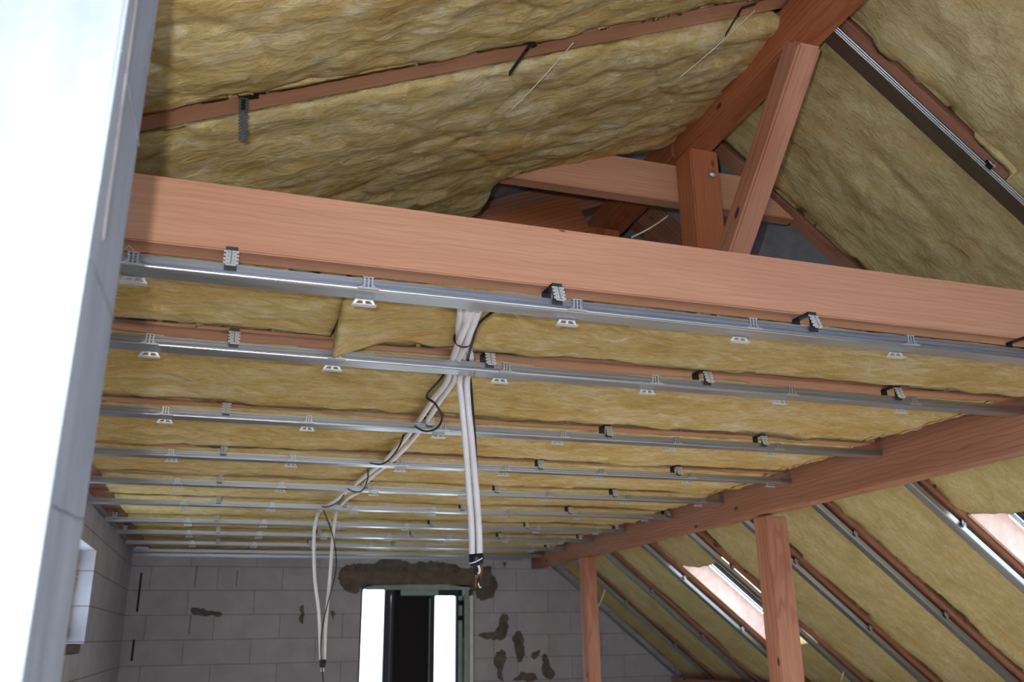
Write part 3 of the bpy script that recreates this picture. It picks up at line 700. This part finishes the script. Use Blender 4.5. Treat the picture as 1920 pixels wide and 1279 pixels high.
# ------------------------------------------------------------------ skylights
for k, (a, b, c, d) in enumerate(SK):
    w3 = meta(bpy.data.objects.new('window_%d' % (3+k), None), kind='structure'); COL.objects.link(w3); w3.location = rp((a+b)/2, (c+d)/2, RH)
    def bx(x0, x1, y0, y1, o0, o1, name, mat):
        vs = [rp(x, y, o) for x in (x0, x1) for y in (y0, y1) for o in (o0, o1)]
        m_ = MB().add(vs, [(0, 1, 3, 2), (4, 6, 7, 5), (0, 4, 5, 1), (2, 3, 7, 6), (0, 2, 6, 4), (1, 5, 7, 3)])
        return child(m_, name, mat, w3)
    A, B, C_, D_ = a+.02, b+.04, c+.005, d-.005
    bx(A, B, D_-.018, D_, .02, .25, 'lining', PINK); bx(A, B, C_, C_+.02, .14, .25, 'lining', SWOOD)
    bx(A, B, D_-.045, D_-.018, .19, .28, 'sash_rail', FRAME_B); bx(A, B, D_-.075, D_-.048, .20, .28, 'sash_rail', PANEL); bx(A, B, D_-.15, D_-.078, .215, .28, 'sash_rail', SWOOD)
    bx(A, B, C_+.02, C_+.08, .22, .28, 'sash_rail', SWOOD)
    bx(A-.02, A+.05, C_, D_, .18, .28, 'sash_rail', SWOOD); bx(B-.05, B+.02, C_, D_, .16, .28, 'sash_rail', FRAME_B)
    bx(A+.05, B-.05, C_+.08, D_-.15, .245, .252, 'pane', GLASS)

# ------------------------------------------------------------------ conduits and cables
def smooth(pts, n=6):
    P = [Vector(p) for p in pts]; out = []
    for i in range(len(P)-1):
        p0, p1, p2, p3 = P[max(i-1, 0)], P[i], P[i+1], P[min(i+2, len(P)-1)]
        for k in range(n):
            t = k/n; out.append(.5*((2*p1) + (-p0+p2)*t + (2*p0-5*p1+4*p2-p3)*t*t + (-p0+3*p1-3*p2+p3)*t**3))
    out.append(P[-1]); return out
CB = {
 'va': [(0.503, 1.93, 0.812), (0.525, 2.0, 0.780), (0.563, 2.16, 0.764), (0.636, 2.368, 0.757), (0.647, 2.47, 0.735), (0.657, 2.48, 0.658), (0.672, 2.5, 0.564), (0.682, 2.5, 0.436), (0.692, 2.5, 0.311), (0.695, 2.5, 0.212)],
 'vb': [(0.532, 1.93, 0.810), (0.540, 2.0, 0.772), (0.583, 2.16, 0.764), (0.655, 2.362, 0.757), (0.668, 2.46, 0.734), (0.674, 2.47, 0.656), (0.69, 2.49, 0.563), (0.7015, 2.49, 0.435), (0.7115, 2.49, 0.31), (0.7145, 2.49, 0.211)],
 'vblack': [(0.661, 1.93, 0.809), (0.62, 1.96, 0.783), (0.585, 2.03, 0.761), (0.59, 2.12, 0.739), (0.651, 2.399, 0.76), (0.686, 2.49, 0.743), (0.696, 2.5, 0.665), (0.709, 2.51, 0.519), (0.713, 2.51, 0.359), (0.709, 2.5, 0.22)],
 'la': [(0.557, 1.93, 0.808), (0.553, 2.0, 0.772), (0.561, 2.15, 0.744), (0.598, 2.383, 0.757), (0.615, 2.5, 0.736), (0.622, 2.72, 0.733), (0.659, 3.084, 0.757), (0.675, 3.464, 0.757), (0.651, 3.6, 0.727), (0.673, 4.036, 0.757), (0.638, 4.35, 0.743), (0.638, 4.789, 0.757), (0.586, 4.98, 0.719), (0.587, 5.578, 0.76), (0.543, 5.42, 0.709), (0.525, 5.42, 0.588), (0.542, 5.42, 0.341), (0.578, 5.42, 0.13), (0.604, 5.42, -0.142)],
 'lb': [(0.583, 1.93, 0.807), (0.570, 1.99, 0.775), (0.581, 2.14, 0.743), (0.617, 2.404, 0.758), (0.641, 2.51, 0.745), (0.652, 2.74, 0.74), (0.69, 3.098, 0.758), (0.709, 3.481, 0.758), (0.68, 3.6, 0.724), (0.703, 4.062, 0.758), (0.67, 4.35, 0.738), (0.7, 4.839, 0.758), (0.647, 4.95, 0.728), (0.68, 5.509, 0.76), (0.652, 5.45, 0.706), (0.64, 5.45, 0.562), (0.634, 5.45, 0.313), (0.622, 5.43, 0.071), (0.624, 5.42, -0.142)],
 'bl1': [(0.587, 2.315, 0.77), (0.608, 2.474, 0.77), (0.581, 2.45, 0.724), (0.574, 2.6, 0.713), (0.602, 2.6, 0.689), (0.639, 2.66, 0.662), (0.633, 2.7, 0.636), (0.62, 2.8, 0.645), (0.619, 2.95, 0.691), (0.693, 3.364, 0.8)],
 'bl2': [(0.657, 3.388, 0.762), (0.642, 3.4, 0.714), (0.631, 3.55, 0.69), (0.601, 3.6, 0.678), (0.603, 4.014, 0.765)],
 'bl3': [(0.642, 4.186, 0.762), (0.644, 4.2, 0.713), (0.633, 4.3, 0.674), (0.6, 4.4, 0.688), (0.613, 4.754, 0.765)],
 'bl4': [(0.606, 4.75, 0.721), (0.592, 4.9, 0.702), (0.554, 5.1, 0.701), (0.558, 5.5, 0.765)],
 'bl5': [(0.561, 5.3, 0.707), (0.611, 5.4, 0.635), (0.633, 5.4, 0.573), (0.658, 5.4, 0.464), (0.66, 5.4, 0.356), (0.625, 5.4, 0.189), (0.599, 5.4, 0.041), (0.599, 5.4, -0.075), (0.621, 5.4, -0.245)],
 's1': [(0.845, 1.95, 1.619), (0.705, 2.1, 1.464)],
 's2': [(1.443, 1.9, 1.835), (1.278, 2.1, 1.693)],
 's3': [(1.171, 2.3, 1.203), (1.364, 2.4, 1.355)],
 's4': [(3.151, 7.1, 0.35), (3.096, 7.15, 0.199)],
 's5': [(4.309, 5.6, -0.291), (4.272, 5.6, -0.354)],
 's6': [(-0.246, 1.79, 0.743), (-0.232, 1.79, 0.766), (-0.214, 1.79, 0.749)],
 's7': [(2.74, 4.136, 0.615), (2.73, 3.937, 0.663)],
}

def cable(key, name, mat, rad, lab, cat, group=None, n=6):
    o = MB().tube(smooth(CB[key], n), rad, 10 if rad > .005 else 7).build(name, mat, smooth=True)
    return meta(o, lab, cat, group)
a1 = cable('va', 'conduit', WHITE_PVC, .0095, 'left conduit of the white pair hanging straight down in the middle', 'conduit', 'white conduits')
a2 = cable('vb', 'conduit', WHITE_PVC, .0095, 'right conduit of the white pair hanging straight down in the middle', 'conduit', 'white conduits')
cable('vblack', 'black_cable', BLACK, .0038, 'black cable running down along the right side of the straight hanging white pair', 'cable')
a3 = cable('la', 'conduit', WHITE_PVC, .0095, 'white conduit laid over the profiles to the left, its hanging end forming the left leg', 'conduit', 'white conduits')
a4 = cable('lb', 'conduit', WHITE_PVC, .0095, 'white conduit laid over the profiles to the left, its hanging end forming the right leg', 'conduit', 'white conduits')
cable('bl1', 'black_cable', BLACK, .0036, 'black cable looping out beside the conduits between second and third profiles', 'cable')
cable('bl2', 'black_cable', BLACK, .0036, 'black cable bow hanging beside the conduits just before the fourth profile', 'cable')
cable('bl3', 'black_cable', BLACK, .0036, 'black cable bow dipping over the fifth profile beside the conduits', 'cable')
cable('bl4', 'black_cable', BLACK, .0036, 'short black cable bow just before the sixth profile', 'cable')
cable('bl5', 'black_cable', BLACK, .0036, 'black cable dangling down before the gable beside the two conduit legs', 'cable')
# ties, tapes and bare ends
def ring(c, ra, rb, mat, name, par, rad=.0022, tilt=0.0):
    pts = [Vector(c) + Vector((ra*math.cos(t), .006*math.sin(t), rb*math.sin(t))) for t in [2*math.pi*k/20 for k in range(21)]]
    o = MB().tube(pts, rad, 6).build(name, mat, par, smooth=True); o.matrix_parent_inverse = Matrix(); return o
meta(ring((.572, 2.155, .754), .024, .0235, BLACK, 'cable_tie', None, .0026), 'black cable tie holding the white bundle together below the nearest profile', 'cable tie')
end = MB().tube([(.7045, 2.495, .222), (.706, 2.496, .208), (.7065, 2.496, .196), (.708, 2.496, .188)], [.021, .0215, .0205, .017], 12).build('tape', NAVY, None, smooth=True)
meta(end, 'dark navy tape wrapped round the lower end of the straight white bundle', 'tape')
MB().tube([(.7045, 2.495, .2055), (.706, 2.4955, .2025)], .0222, 12).build('white_band', WHITE_PVC, end, smooth=True)
for k in range(7):
    x = .708+.010*math.cos(k*2.4); y = 2.496+.010*math.sin(k*2.4)
    mat = (COPPER, BLACK, WHITE_PVC, BLACK, BLACK, COPPER, BLACK)[k]
    MB().tube(smooth([(x, y, .19), (x+.004, y, .172), (.713+.006*math.cos(k*1.9), 2.5+.005*math.sin(k), .155), (.712+.008*math.cos(k*3.1), 2.5, .135-.004*(k % 3))], 4), .0036, 6).build('wire_end', mat, end, smooth=True)
t2 = MB().tube([(.614, 5.42, -.125), (.6145, 5.42, -.15), (.615, 5.42, -.168)], [.021, .020, .014], 10).build('tape', NAVY, None, smooth=True)
meta(t2, 'small black tape joining the tips of the two hanging conduit legs', 'tape')
MB().tube([(.615, 5.42, -.165), (.614, 5.42, -.19)], .010, 8).build('wire_end', WHITE_PVC, t2, smooth=True)
for key, lab in (('s1', 'thin pale string slanting across the sagging wool, below the middle strap'), ('s2', 'thin pale string slanting down from the upper right strap'), ('s3', 'thin white wire sticking up over the collar beam left of the short post'), ('s5', 'pale straw-like splinter at the foot of the right slope'), ('s4', 'pale splinter standing out from the thin far post')):
    a, b = Vector(CB[key][0]), Vector(CB[key][1]); m_ = (a+b)/2 + Vector((0, 0, -.006))
    rad = .0016 if key in ('s1', 's2') else .0026 if key == 's3' else .004
    meta(MB().tube(smooth([a, m_, b], 6), rad, 5).build('string' if key in ('s1', 's2') else 'wire' if key == 's3' else 'splinter', STRING), lab, 'string' if key in ('s1', 's2') else 'wire' if key == 's3' else 'splinter')
meta(MB().tube(CB['s6'], .0008, 5).build('bent_wire', STRING), 'thin bent wire above the nearest profile beside the pier', 'wire')
